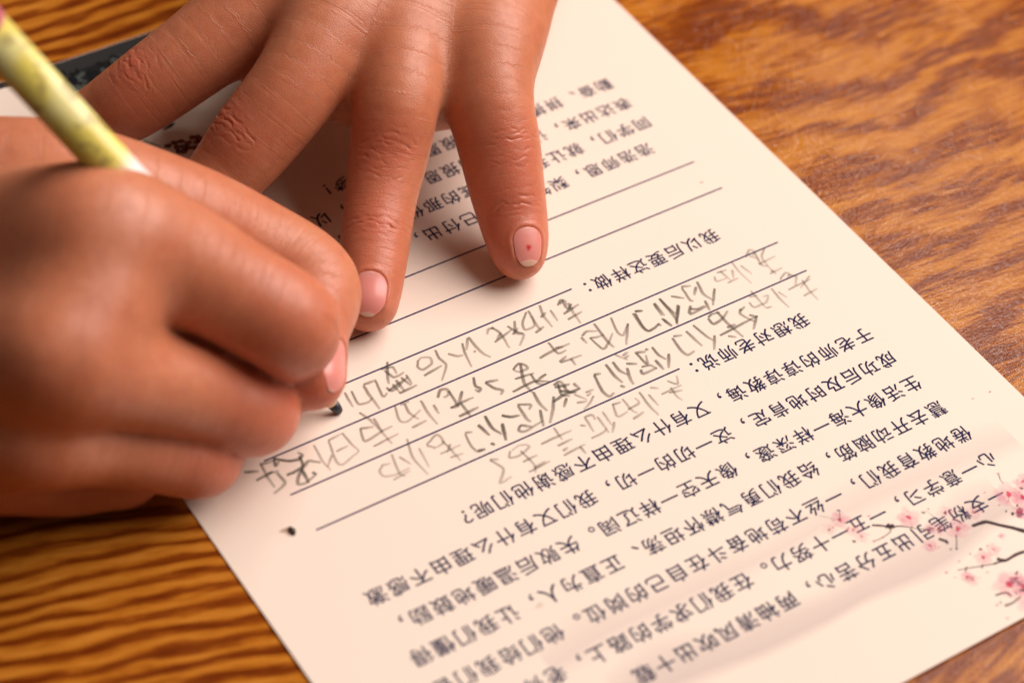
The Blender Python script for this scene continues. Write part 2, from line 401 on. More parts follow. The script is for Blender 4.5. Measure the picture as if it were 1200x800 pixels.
# --- blossom branches printed at the head of the sheet
def zb(x, y): return pg(960 + x / 5, 540 + y / 5)
bark, rose, pale, bud = Ink(), Ink(), Ink(), Ink()
for pts, w0, w1, d in (([(310,375),(365,378),(410,384),(480,381),(550,391)], .42, .30, .85), ([(410,385),(418,412),(372,448),(320,470)], .28, .16, .5), ([(395,372),(415,384),(440,378)], .8, .7, .85),
        ([(895,382),(940,366),(980,357),(1060,377),(1130,392),(1200,412),(1300,430)], .5, .85, .9), ([(810,642),(870,630),(960,616),(1040,602)], .2, .35, .55),
        ([(1040,575),(1090,586),(1150,552),(1200,534),(1290,515)], .75, .6, .85), ([(1020,606),(1090,582)], .3, .6, .6), ([(1030,792),(1090,776),(1125,798)], .3, .6, .8), ([(1085,855),(1130,838),(1180,800)], .45, .25, .6),
        ([(800,430),(805,470),(803,520)], .2, .2, .5), ([(0,320),(70,335),(115,345)], .12, .12, .35), ([(120,300),(122,345)], .15, .15, .5), ([(615,290),(640,300),(690,345)], .12, .12, .35),
        ([(1050,75),(1062,110),(1080,132)], .3, .15, .4), ([(540,380),(560,395),(640,400),(670,412)], .2, .14, .45), ([(700,455),(740,470),(755,485)], .5, .4, .8), ([(1110,200),(1112,240)], .12, .1, .4)):
    P = smooth2([zb(*q) for q in pts]); bark.ribbon(P, np.linspace(w0, w1, len(P)) * (1 + 0.25 * np.random.randn(len(P)).cumsum() / 4).clip(.6, 1.5) * 1.3, d, 0.035)
for cx, cy, r, c in ((120,345,52,.85),(525,330,60,.9),(812,398,62,.75),(1110,195,75,.95),(1195,215,60,.95),(960,567,48,.8),(1110,730,78,.95),(1195,745,60,1),(865,682,34,.9),(650,496,40,.7),(648,395,34,.5),(1195,120,50,.8),(1165,300,40,.6),(905,300,46,.45),(740,300,44,.4),(700,400,40,.45),(200,400,44,.4),(60,400,36,.3),(1020,520,40,.5),(900,700,38,.5),(1150,690,44,.6),(1250,300,70,.8),(1240,830,80,.9),(1068,440,22,.5),(250,440,40,.35),(1180,300,40,.6)):
    k0 = random.random() * 6
    for k in range(5):
        a = k0 + k * 2 * np.pi / 5 + random.uniform(-.25, .25); q = zb(cx + math.cos(a) * r * .62, cy + math.sin(a) * r * .55)
        pale.blot(q, r / 5 / 6.2 * .72, r / 5 / 6.2 * .58, a, 0.30 * c * random.uniform(.5, 1.2), 0.02, 0.030)
    rose.blot(zb(cx, cy), r / 5 / 6.2 * .34, r / 5 / 6.2 * .26, random.random() * 3, 0.85 * c, 0.0, 0.04)
    for k in range(3):
        a = random.random() * 6.28; rose.blot(zb(cx + math.cos(a) * r * .7, cy + math.sin(a) * r * .6), .16, .10, a, 0.5 * c, 0.1, 0.042)
for cx, cy, rx, ry, d in ((115,290,.22,.40,.9),(205,470,.28,.45,.9),(610,302,.24,.45,.7),(640,280,.2,.3,.4),(1185,160,.25,.5,.85),(1132,310,.45,.35,.8),(945,518,.30,.32,.85),(985,497,.2,.2,.5),(770,518,.35,.22,.5),(805,515,.2,.3,.6),(745,470,.4,.25,.8),(1160,262,.45,.2,.7),(1095,295,.4,.2,.6),(860,636,.8,.22,.6),(955,620,.6,.2,.6),(1155,660,.5,.3,.8),(1190,765,.3,.6,.9),(400,380,.7,.3,.8),(1060,835,.4,.2,.5)):
    bud.blot(zb(cx, cy), rx, ry, .6, d, 0.1, 0.05)
for cx, cy, d in ((1055,258,.7),(970,185,.5),(290,322,.6),(1048,72,.5),(885,545,.8),(745,655,.8),(820,590,.7),(985,655,.6),(1065,440,.6),(795,685,.5),(320,470,.7),(375,445,.5),(170,395,.6),(80,390,.5),(1145,995,.6),(1040,850,.7),(700,505,.4),(1100,930,.5)):
    rose.blot(zb(cx, cy), random.uniform(.22, .42), random.uniform(.14, .22), random.uniform(-.6, .3), d, 0.05, 0.044)
pale.build('blossom_print', ink_material('pale_pink_ink', (0.90, 0.36, 0.46)))
rose.build('blossom_print', ink_material('rose_ink', (0.72, 0.07, 0.13)))
bark.build('branch_print', ink_material('bark_ink', (0.055, 0.030, 0.035)))
bud.build('branch_print', ink_material('bud_ink', (0.05, 0.035, 0.06)))

# --- printed grey washes behind the first rows, fading upwards
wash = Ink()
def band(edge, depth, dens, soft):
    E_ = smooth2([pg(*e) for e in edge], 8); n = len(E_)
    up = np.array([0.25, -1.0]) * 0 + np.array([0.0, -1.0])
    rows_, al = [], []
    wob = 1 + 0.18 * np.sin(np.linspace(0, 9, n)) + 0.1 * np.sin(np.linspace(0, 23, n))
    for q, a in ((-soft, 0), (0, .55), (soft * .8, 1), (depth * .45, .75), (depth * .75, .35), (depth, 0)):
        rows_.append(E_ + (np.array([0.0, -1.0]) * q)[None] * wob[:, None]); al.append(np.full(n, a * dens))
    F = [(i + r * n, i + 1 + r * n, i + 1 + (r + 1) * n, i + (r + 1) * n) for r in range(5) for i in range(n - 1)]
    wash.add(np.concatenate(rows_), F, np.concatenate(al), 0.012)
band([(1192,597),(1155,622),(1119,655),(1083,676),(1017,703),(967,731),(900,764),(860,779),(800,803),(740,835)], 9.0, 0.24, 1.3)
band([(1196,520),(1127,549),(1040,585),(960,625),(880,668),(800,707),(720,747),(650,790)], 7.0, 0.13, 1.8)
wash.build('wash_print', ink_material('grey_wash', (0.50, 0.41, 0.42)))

# --- ornamental strip along the foot of the sheet and a small printed flower
foot, dark = Ink(), Ink()
def slab(ik, u0, u1, v0, v1, a, dz):
    us = np.linspace(u0, u1, 50) * PITCH; n = len(us)
    ik.add(np.concatenate([np.stack([us, 0 * us - v0 * PITCH], 1), np.stack([us, 0 * us - v1 * PITCH], 1)]), [(i, i + 1, i + 1 + n, i + n) for i in range(n - 1)], a, dz)
slab(foot, -3.7, 24.5, 32.75, 33.77, 0.95, 0.02); slab(dark, -3.7, 24.4, 31.55, 32.8, 0.92, 0.024); slab(foot, 24.5, 30.1, 33.3, 33.77, 0.95, 0.02)
foot.build('foot_border', ink_material('slate_ink', (0.032, 0.032, 0.032)))
motif = Ink()
for k in range(230):
    c = np.array([random.uniform(-3.4, 24.0), -random.uniform(31.5, 32.85)]) * PITCH
    (dark if k % 2 else motif).blot(c, random.uniform(.7, 2.0), random.uniform(.5, 1.0), random.random() * 3, 0.95, 0.7, 0.05, 0.3)
dark.build('foot_border', ink_material('black_ink', (0.012, 0.012, 0.014))); motif.build('foot_border', ink_material('celadon_ink', (0.075, 0.09, 0.08)))
fl, fo = Ink(), Ink()
def zf(x, y): return pg(130 + x / 6, 100 + y / 6)
for cx, cy in ((400,427),(445,405),(492,395),(465,436),(512,432),(482,466),(545,405),(575,368),(602,402),(622,380),(588,440),(548,440),(515,465),(640,395),(610,365)):
    q = zf(cx, cy); fo.blot(q, .78, .70, 0, 1, .8, 0.03, .08); fl.blot(q + np.array([.05, .1]), .50, .44, 0, .95, .6, 0.09, .08)
P = smooth2([zf(230, 385), zf(290, 412), zf(350, 432)]); fo.ribbon(P, .3, .9)
fo.blot(zf(410, 290), 1.5, .5, .3, 1, .7)
fo.build('flower_print', bpy.data.materials['black_ink']); fl.build('flower_print', ink_material('russet_ink', (0.30, 0.075, 0.03)))
STAIN = ink_material('brown_stain', (0.35, 0.20, 0.07))
for sx, sy, rx, ry, a in ((335, 621, 1.3, .7, .45), (822, 214, .5, .4, .35), (1160, 459, .4, .3, .4), (1140, 467, .35, .25, .35), (632, 709, 1.0, .7, .16)):
    stain = Ink(); stain.blot(pg(sx, sy), rx, ry, 0, a, 0, .04); stain.build('stain', STAIN)

# --- crumb lying on the sheet
def build_crumb():
    c = ray(343, 621, PZ + 0.45)
    bm = bmesh.new(); bmesh.ops.create_icosphere(bm, subdivisions=3, radius=1)
    for v in bm.verts:
        q = v.co; f = 1 + 0.25 * math.sin(3 * q.x + 1) + 0.2 * math.sin(4 * q.y + 2 * q.z)
        v.co = (q.x * .55 * f * MM, q.y * .78 * f * MM, q.z * .42 * f * MM)
    for f in bm.faces: f.smooth = True
    me = bpy.data.meshes.new('crumb'); bm.to_mesh(me); bm.free()
    o = link('crumb', me, plain('dark_crumb', (0.035, 0.03, 0.015), 0.5)); o.location = c * MM
    o['label'] = 'tiny dark crumb beside a brown stain near the lower left edge of the sheet'; o['category'] = 'crumb'
build_crumb()

# ------------------------------------------------------------------ hands: one implicit surface each, meshed with surface nets
def cone_d(P, a, b, ra, rb):
    ab = b - a; L2 = ab @ ab + 1e-9
    t = np.clip((P - a) @ ab / L2, 0, 1)
    q = P - a - t[:, None] * ab
    return np.sqrt(np.einsum('ij,ij->i', q, q)) - (ra + (rb - ra) * t)

def smin(a, b, k):
    h = np.maximum(k - np.abs(a - b), 0) / k
    return np.minimum(a, b) - h * h * k * 0.25

def catmull(pts, rad, sub):
    P = np.concatenate([np.asarray(pts, float), np.asarray(rad, float)[:, None]], 1)
    Q = np.concatenate([2 * P[:1] - P[1:2], P, 2 * P[-1:] - P[-2:-1]])
    out = []
    for i in range(1, len(Q) - 2):
        p0, p1, p2, p3 = Q[i - 1:i + 3]
        for s in range(sub):
            t = s / sub
            out.append(0.5 * ((2 * p1) + (p2 - p0) * t + (2 * p0 - 5 * p1 + 4 * p2 - p3) * t * t + (3 * p1 - p0 - 3 * p2 + p3) * t ** 3))
    out.append(P[-1]); out = np.array(out)
    return out[:, :3], out[:, 3]

def relax(V, F, n, lam=0.5):
    """even out a mesh without moving its open border"""
    E = np.array([(f[i], f[(i + 1) % len(f)]) for f in F for i in range(len(f))], dtype=np.int64)
    E = np.unique(np.sort(E, 1), axis=0); a, b = E[:, 0], E[:, 1]
    cnt = np.bincount(a, minlength=len(V)) + np.bincount(b, minlength=len(V)) + 1e-9
    for _ in range(n):
        acc = np.stack([np.bincount(a, V[b, k], len(V)) + np.bincount(b, V[a, k], len(V)) for k in range(3)], 1)
        V = V + lam * (acc / cnt[:, None] - V)
    return V

class Hand:
    def __init__(s): s.palm = []; s.fingers = []; s.kp = 7.0; s.kf = 6.0; s.kff = 0.8; s.floor = None
    def add_palm(s, a, b, ra, rb): s.palm.append((np.asarray(a), np.asarray(b), ra, rb))
    def add_finger(s, pts, rad, sub=5):
        C, R = catmull(pts, rad, sub); s.fingers.append((C, R)); return len(s.fingers) - 1
    def one(s, P, fi):
        C, R = s.fingers[fi]; f = None
        for i in range(len(C) - 1):
            e = cone_d(P, C[i], C[i + 1], R[i], R[i + 1]); f = e if f is None else np.minimum(f, e)
        return f
    def pack(s):
        """bounding spheres of all cones, so that a block of points only meets the cones near it"""
        s.cones = [[(a, b, ra, rb) for a, b, ra, rb in s.palm]] + [[(C[i], C[i + 1], R[i], R[i + 1]) for i in range(len(C) - 1)] for C, R in s.fingers]
        s.sph = [(np.array([(c[0] + c[1]) / 2 for c in g]), np.array([np.linalg.norm(c[0] - c[1]) / 2 + max(c[2], c[3]) for c in g])) for g in s.cones]
    def sdf(s, P):
        if not hasattr(s, 'sph'): s.pack()
        out = np.empty(len(P)); cell = np.floor(P / 11.0).astype(np.int64)
        cell -= cell.min(0); dim = cell.max(0) + 1
        key = (cell[:, 0] * dim[1] + cell[:, 1]) * dim[2] + cell[:, 2]
        order = np.argsort(key, kind='stable'); ks = key[order]
        cuts = np.concatenate([[0], np.nonzero(np.diff(ks))[0] + 1, [len(ks)]])
        for i in range(len(cuts) - 1):
            ix = order[cuts[i]:cuts[i + 1]]; out[ix] = s.block(P[ix])
        return out
    def block(s, P):
        lo, hi = P.min(0), P.max(0); cen = (lo + hi) / 2; rad = np.linalg.norm(hi - lo) / 2 + 12.0
        def group(k, sm):
            M, Rr = s.sph[k]; f = None
            for j in np.nonzero(np.linalg.norm(M - cen, axis=1) < Rr + rad)[0]:
                e = cone_d(P, *s.cones[k][j]); f = e if f is None else (smin(f, e, sm) if sm else np.minimum(f, e))
            return f
        d = group(0, s.kp); tot = None
        for k in range(1, len(s.cones)):
            f = group(k, 0)
            if f is None: continue
            g = f if d is None else smin(f, d, s.kf)
            tot = g if tot is None else smin(tot, g, s.kff)
        if tot is None: tot = d if d is not None else np.full(len(P), 12.0)
        if s.floor is not None:                          # skin pads flatten on what they rest on
            fl = s.floor - P[:, 2]
            k = 1.5; h = np.maximum(k - np.abs(tot - fl), 0) / k
            tot = np.maximum(tot, fl) + h * h * k * 0.25
        return tot
    def bounds(s):
        A = [c for a, b, _, _ in s.palm for c in (a, b)] + [c for C, R in s.fingers for c in C]
        A = np.array(A); return A.min(0) - 30, A.max(0) + 30
    def build(s, vox):
        lo, hi = s.bounds(); big = vox * 4
        nb = np.ceil((hi - lo) / big).astype(int)
        chunked = s.sdf
        gi = np.stack(np.meshgrid(*[np.arange(n) for n in nb], indexing='ij'), -1).reshape(-1, 3)
        cen = lo + (gi + 0.5) * big
        dc = chunked(cen)
        near = np.abs(dc) < big * 1.1 + 0.6
        N = nb * 4 + 1
        F = np.where(np.repeat(np.repeat(np.repeat(dc.reshape(nb), 4, 0), 4, 1), 4, 2) > 0, 9.0, -9.0).astype(np.float32)
        F = np.pad(F, ((0, 1),) * 3, mode='edge')
        blk = gi[near] * 4
        off = np.stack(np.meshgrid(*[np.arange(5)] * 3, indexing='ij'), -1).reshape(-1, 3)
        idx = (blk[:, None, :] + off[None]).reshape(-1, 3)
        flat = np.unique(np.ravel_multi_index(idx.T, N))
        ijk = np.stack(np.unravel_index(flat, N), -1)
        F.reshape(-1)[flat] = chunked(lo + ijk * vox)
        V, Q = surface_nets(F, flat, N)
        V = lo + V * vox
        for _ in range(2):                               # pull vertices onto the exact surface
            g, d = s.grad(V); V = V - g * np.clip(d, -vox, vox)[:, None] * 0.9
        return V, Q
    def grad(s, V, e=0.15):
        ch = s.sdf
        d = ch(V); g = np.stack([ch(V + np.eye(3)[i] * e) - ch(V - np.eye(3)[i] * e) for i in range(3)], 1)
        return g / (np.linalg.norm(g, axis=1)[:, None] + 1e-9), d

def surface_nets(F, cand, N):
    ins = F < 0
    c = np.stack(np.unravel_index(cand, N), -1)
    c = c[(c < np.array(N) - 1).all(1)]
    corners = np.array([[i, j, k] for i in (0, 1) for j in (0, 1) for k in (0, 1)])
    vals = np.stack([F[c[:, 0] + o[0], c[:, 1] + o[1], c[:, 2] + o[2]] for o in corners], 1)
    neg = (vals < 0).sum(1); act = (neg > 0) & (neg < 8)
    c = c[act]; vals = vals[act]
    acc = np.zeros((len(c), 3)); cnt = np.zeros(len(c))
    for a in range(8):
        for b in range(a + 1, 8):
            if np.abs(corners[a] - corners[b]).sum() != 1: continue
            va, vb = vals[:, a], vals[:, b]; cr = (va < 0) != (vb < 0)
            t = np.where(cr, va / (va - vb + 1e-12), 0)
            acc += np.where(cr[:, None], corners[a] + t[:, None] * (corners[b] - corners[a]), 0); cnt += cr
    V = c + acc / cnt[:, None]
    vid = -np.ones(N, np.int64); vid[c[:, 0], c[:, 1], c[:, 2]] = np.arange(len(c))
    Q = []
    for ax in range(3):
        u, v = (ax + 1) % 3, (ax + 2) % 3
        e = np.eye(3, dtype=int)
        m_ = (c[:, u] > 0) & (c[:, v] > 0)
        p = c[m_]; q = p + e[ax]
        s0 = ins[p[:, 0], p[:, 1], p[:, 2]]; s1 = ins[q[:, 0], q[:, 1], q[:, 2]]
        ch = s0 != s1; p = p[ch]; s0 = s0[ch]
        g = lambda d: vid[(p - d)[:, 0], (p - d)[:, 1], (p - d)[:, 2]]
        quad = np.stack([g(0 * e[u]), g(e[u]), g(e[u] + e[v]), g(e[v])], 1)
        quad = np.where(s0[:, None], quad, quad[:, ::-1])
        Q.append(quad[(quad >= 0).all(1)])
    return V, np.concatenate(Q)

def skin_material(name, tone=0.93):
    t = NT(name)
    co = t.n('ShaderNodeTexCoord').outputs['Object']
    att = t.n('ShaderNodeAttribute', attribute_name='crease')      # wrinkle field kept on the mesh
    red = t.n('ShaderNodeAttribute', attribute_name='flush').outputs['Fac']
    cre = att.outputs['Fac']
    n1 = t.noise(co, 75, 4, 0.6); n2 = t.noise(co, 480, 4, 0.65)
    c = t.mix(t.math('MULTIPLY_ADD', n1, 2.0, -0.55, clamp=True), (0.53 * tone, 0.168 * tone, 0.078 * tone), (0.63 * tone, 0.250 * tone, 0.135 * tone))
    c = t.mix(t.math('MULTIPLY', cre, 1.6, clamp=True), c, (0.30 * tone, 0.085 * tone, 0.045 * tone))
    c = t.mix(t.math('MULTIPLY', red, 0.55), c, (0.58 * tone, 0.130 * tone, 0.080 * tone))
    c = t.mix(t.math('MULTIPLY', t.math('SUBTRACT', n2, 0.42), 1.3, clamp=True), c, (0.42 * tone, 0.13 * tone, 0.065 * tone))
    t.set(Base_Color=c, Roughness=t.math('MULTIPLY_ADD', n2, 0.22, 0.27))
    vo = t.n('ShaderNodeTexVoronoi', {'Vector': co, 'Scale': 2000.0}, feature='DISTANCE_TO_EDGE').outputs['Distance']
    h = t.math('ADD', t.math('MULTIPLY', t.noise(co, 900, 3, 0.6), 0.5), t.math('MULTIPLY', t.math('MINIMUM', vo, 0.25), 1.2))
    al = t.n('ShaderNodeAttribute', attribute_name='along').outputs['Fac']   # mm along the finger: fine lines run across it
    cs = t.n('ShaderNodeSeparateXYZ', {0: co})
    wv = t.n('ShaderNodeCombineXYZ', {0: t.math('MULTIPLY', al, 1.15), 1: t.math('MULTIPLY', cs.outputs[0], 90.0), 2: t.math('MULTIPLY', cs.outputs[1], 90.0)}).outputs[0]
    lines = t.noise(wv, 1.0, 3, 0.55, 0.6)
    nb = t.bump(lines, 0.6, 0.00030)
    nb = t.bump(h, 0.45, 0.00013, nb)
    t.set(Normal=nb, Subsurface_Weight=0.5, Subsurface_Scale=0.0045)
    t.b.inputs['Subsurface Radius'].default_value = (1.0, 0.28, 0.12)
    t.b.inputs['Specular IOR Level'].default_value = 0.42
    return t.mat

def chain(spec): return np.array([ray(x, y, h) for x, y, h, r in spec]), [r for *_, r in spec]

def attr(me, name, vals):
    a = me.attributes.new(name, 'FLOAT', 'POINT'); a.data.foreach_set('value', np.asarray(vals, np.float32))

# ---- left hand, flat on the page
LH = Hand(); LH.kf = 9.0; LH.kff = 2.5; LH.floor = PZ + 0.05
pinky = [(572, 42, 30, 9.8), (573, 112, 26, 8.7), (585, 172, 19, 8.1), (593, 216, 14, 7.5), (600, 250, 10, 6.9), (606, 280, 7.4, 6.2), (609, 297, 6.0, 5.3)]
ring = [(482, 15, 32, 10.2), (466, 110, 28, 8.6), (456, 178, 20, 7.8), (447, 230, 15, 7.0), (440, 280, 11, 6.8), (435, 325, 8, 6.4), (432, 354, 6.2, 5.8)]
middle = [(402, 12, 34, 10.5), (350, 96, 29, 8.9), (298, 163, 21, 8.3), (268, 200, 16, 7.5), (238, 236, 12, 6.8), (190, 285, 6, 5.4)]
index = [(335, -22, 33, 10.5), (252, 46, 28, 8.8), (164, 111, 20, 7.9), (122, 138, 15, 7.1), (80, 165, 11, 6.6), (30, 200, 6, 5.4)]
thumb = [(500, -205, 24, 13), (330, -175, 19, 10.5), (200, -135, 13, 9), (110, -100, 9.5, 7)]
bases = [(648, -190, 29, 13), (612, -225, 33, 14), (575, -238, 34, 14), (540, -232, 32, 14)]
def rooted(f, b, q=0.4, rq=0.96):
    """start a finger inside the hand so its root fades out"""
    P, R = chain(f); B = ray(*b[:3]); return np.concatenate([[P[0] + (B - P[0]) * q], P]), [R[0] * rq] + R
for f, b in zip((pinky, ring, middle, index), bases): LH.add_finger(*rooted(f, b))
LH.add_finger(*chain(thumb))
for f, b in zip((pinky, ring, middle, index), bases):
    LH.add_palm(ray(*f[0][:3]), ray(*b[:3]), f[0][3] * 0.72, b[3])
for a, b, r in (((345, -20, 26), (402, 8, 27), 7.5), ((402, 8, 27), (480, 18, 26), 7.5), ((480, 18, 27), (568, 45, 26), 7.5)):
    LH.add_palm(ray(*a), ray(*b), r, r)
for a, b, r in (((250, 40, 18), (342, 78, 18), 5.6), ((352, 90, 18), (462, 118, 18), 6.0), ((466, 110, 18), (574, 110, 17), 6.0)):
    LH.add_palm(ray(*a), ray(*b), r, r)
LH.add_palm(ray(612, -225, 32), ray(640, -300, 34), 17, 19)
LH.add_palm(ray(575, -240, 32), ray(615, -310, 34), 16, 19)
LH.add_palm(ray(630, -305, 34), ray(820, -560, 36), 20, 27)
LH.add_palm(ray(500, -205, 26), ray(590, -260, 30), 12, 15)

# ---- right hand, closed round the pencil
RH = Hand(); RH.floor = 0.05; RH.kff = 0.6; RH.kf = 3.8
r_index = [(112, 272, 51, 11.6), (195, 300, 45, 10.5), (270, 340, 38, 9.4), (336, 379, 32, 9.0), (338, 396, 25, 8.0), (340, 420, 15, 6.2)]
r_middle = [(62, 425, 40, 10.6), (165, 445, 31, 8.7), (240, 463, 23, 8.0), (298, 484, 16, 7.7), (298, 468, 10, 6.6), (280, 452, 8, 6)]
r_ring = [(36, 506, 27, 9.6), (120, 515, 20, 8.0), (190, 529, 14, 7.4), (237, 537, 10.5, 7.0), (228, 515, 8, 6.6), (200, 495, 7, 6)]
r_pinky = [(-20, 542, 14, 8.5), (70, 558, 7.4, 7.1), (120, 556, 6.8, 6.5), (152, 553, 6.3, 6.0), (145, 525, 7, 6), (120, 510, 7, 5.5)]
r_thumb = [(-90, 222, 38, 12.5), (60, 214, 40, 11), (200, 244, 34, 9.2), (300, 290, 24, 8.9), (364, 335, 20, 8.9), (359, 386, 19, 7.8), (361, 422, 17, 6.8), (366, 443, 16.5, 5.9)]
wr = [(-175, 320, 23, 16), (-175, 380, 20, 16), (-175, 435, 18, 15), (-175, 485, 15, 14)]
for f, b in zip((r_index, r_middle, r_ring, r_pinky), wr): RH.add_finger(*rooted(f, b, 0.3, 1.0))
RH.add_finger(*chain(r_thumb))
for f, b in zip((r_index, r_middle, r_ring, r_pinky), wr):
    RH.add_palm(ray(*f[0][:3]), ray(*b[:3]), f[0][3] * 0.75, b[3])
RH.add_palm(ray(-90, 222, 36), ray(-175, 315, 24), 12.5, 16)
RH.add_palm(ray(-190, 345, 22), ray(-190, 450, 18), 17, 16)
RH.add_palm(ray(-200, 395, 21), ray(-420, 400, 24), 18, 22)
RH.add_palm(ray(-420, 400, 24), ray(-950, 420, 34), 22, 29)
RH.add_palm(ray(60, 216, 38), ray(85, 275, 43), 8.5, 9.5)
RH.add_palm(ray(110, 335, 40), ray(120, 420, 30), 8.5, 8)
RH.add_palm(ray(130, 350, 34), ray(290, 428, 18.5), 8.5, 6.5)
RH.add_palm(ray(110, 440, 24), ray(100, 520, 13), 7, 6)
RH.add_palm(ray(56, 412, 44), ray(76, 420, 42.5), 8, 8)
RH.add_palm(ray(112, 330, 47), ray(90, 385, 43), 9.5, 9.5)
RH.add_palm(ray(104, 350, 44), ray(-175, 350, 21), 10.5, 16)
RH.add_palm(ray(35, 462, 33), ray(-175, 408, 19), 7.5, 15)
RH.add_palm(ray(10, 522, 18), ray(-175, 460, 16), 6.5, 14)


class Joint:
    """local frame on the back of a finger: s runs to the tip, l across, measured in mm"""
    def __init__(s, hand, fi, x, y, h, r, shift=0.0, turn=0.0):
        C, R = hand.fingers[fi]; d0 = ray(x, y, h)
        k = int(np.argmin(((C - d0) ** 2).sum(1))); k = min(max(k, 1), len(C) - 2)
        t = C[k + 1] - C[k - 1]; s.t = t / np.linalg.norm(t); s.c = C[k] + s.t * shift; s.r = R[k]; s.seed = fi * 2.3 + h
        n = np.array([0, 0, 1.0]) + 0.25 * (CAM - s.c) / np.linalg.norm(CAM - s.c)
        s.set_n(n); s.n = math.cos(turn) * s.n + math.sin(turn) * s.b; s.b = np.cross(s.t, s.n)
    def set_n(s, n):
        n = n - s.t * (n @ s.t); s.n = n / np.linalg.norm(n); s.b = np.cross(s.t, s.n)
    def local(s, P):
        q = P - s.c; a = q @ s.t; x = q @ s.b; z = q @ s.n
        ang = np.arctan2(x, z); return a, ang * s.r, ang, np.sqrt(x * x + z * z)

def wig(l, k): return 0.30 * np.sin(l * 0.8 + k * 2.1) + 0.24 * np.sin(l * 1.9 + k * 4.7) + 0.08 * np.sin(l * 4.3 + k)

def crease_field(J, V, lines, half, bulge=0.0):
    """wrinkle depth (mm, negative is inwards) near one joint; lines = (s, curvature, depth, width, from, to)"""
    a, l, ang, rr = J.local(V)
    near = (np.abs(a) < 11) & (np.abs(ang) < 1.75) & (rr < J.r * 1.5)
    d = np.zeros(len(V))
    for i, (s0, cv, dep, wd, l0, l1) in enumerate(lines):
        k = i * 1.7 + J.seed
        sl = s0 + cv * (l / half) ** 2 + wig(l, k) * 0.75
        fade = 1 / (1 + np.exp(-(l - l0 * half) / 0.5)) / (1 + np.exp((l - l1 * half) / 0.5))
        amp = dep * fade * np.clip(0.62 + 0.38 * np.sin(l * 1.3 + k * 3) + 0.25 * np.sin(l * 3.1 + k), 0.1, 1.2)
        d -= amp * np.exp(-np.abs((a - sl) / wd) ** 1.6)
        d += amp * 0.22 * np.exp(-((np.abs(a - sl) - 2.6 * wd) / (1.8 * wd)) ** 2)
    d += bulge * np.exp(-(a / 4.5) ** 2) * np.exp(-(l / (half * 0.8)) ** 2)
    return np.where(near, d, 0.0), near

def refine(V, Q, mask, cuts):
    """subdivide the part of a mesh whose vertices are in mask"""
    bm = bmesh.new(); vs = [bm.verts.new(v) for v in V]; bm.verts.ensure_lookup_table()
    for q in Q: bm.faces.new([vs[i] for i in q])
    bm.verts.index_update()
    es = [e for e in bm.edges if mask[e.verts[0].index] and mask[e.verts[1].index]]
    bmesh.ops.subdivide_edges(bm, edges=es, cuts=cuts, use_grid_fill=True)
    bm.verts.index_update()
    V2 = np.array([v.co[:] for v in bm.verts]); F2 = [tuple(v.index for v in f.verts) for f in bm.faces]
    bm.free(); return V2, F2

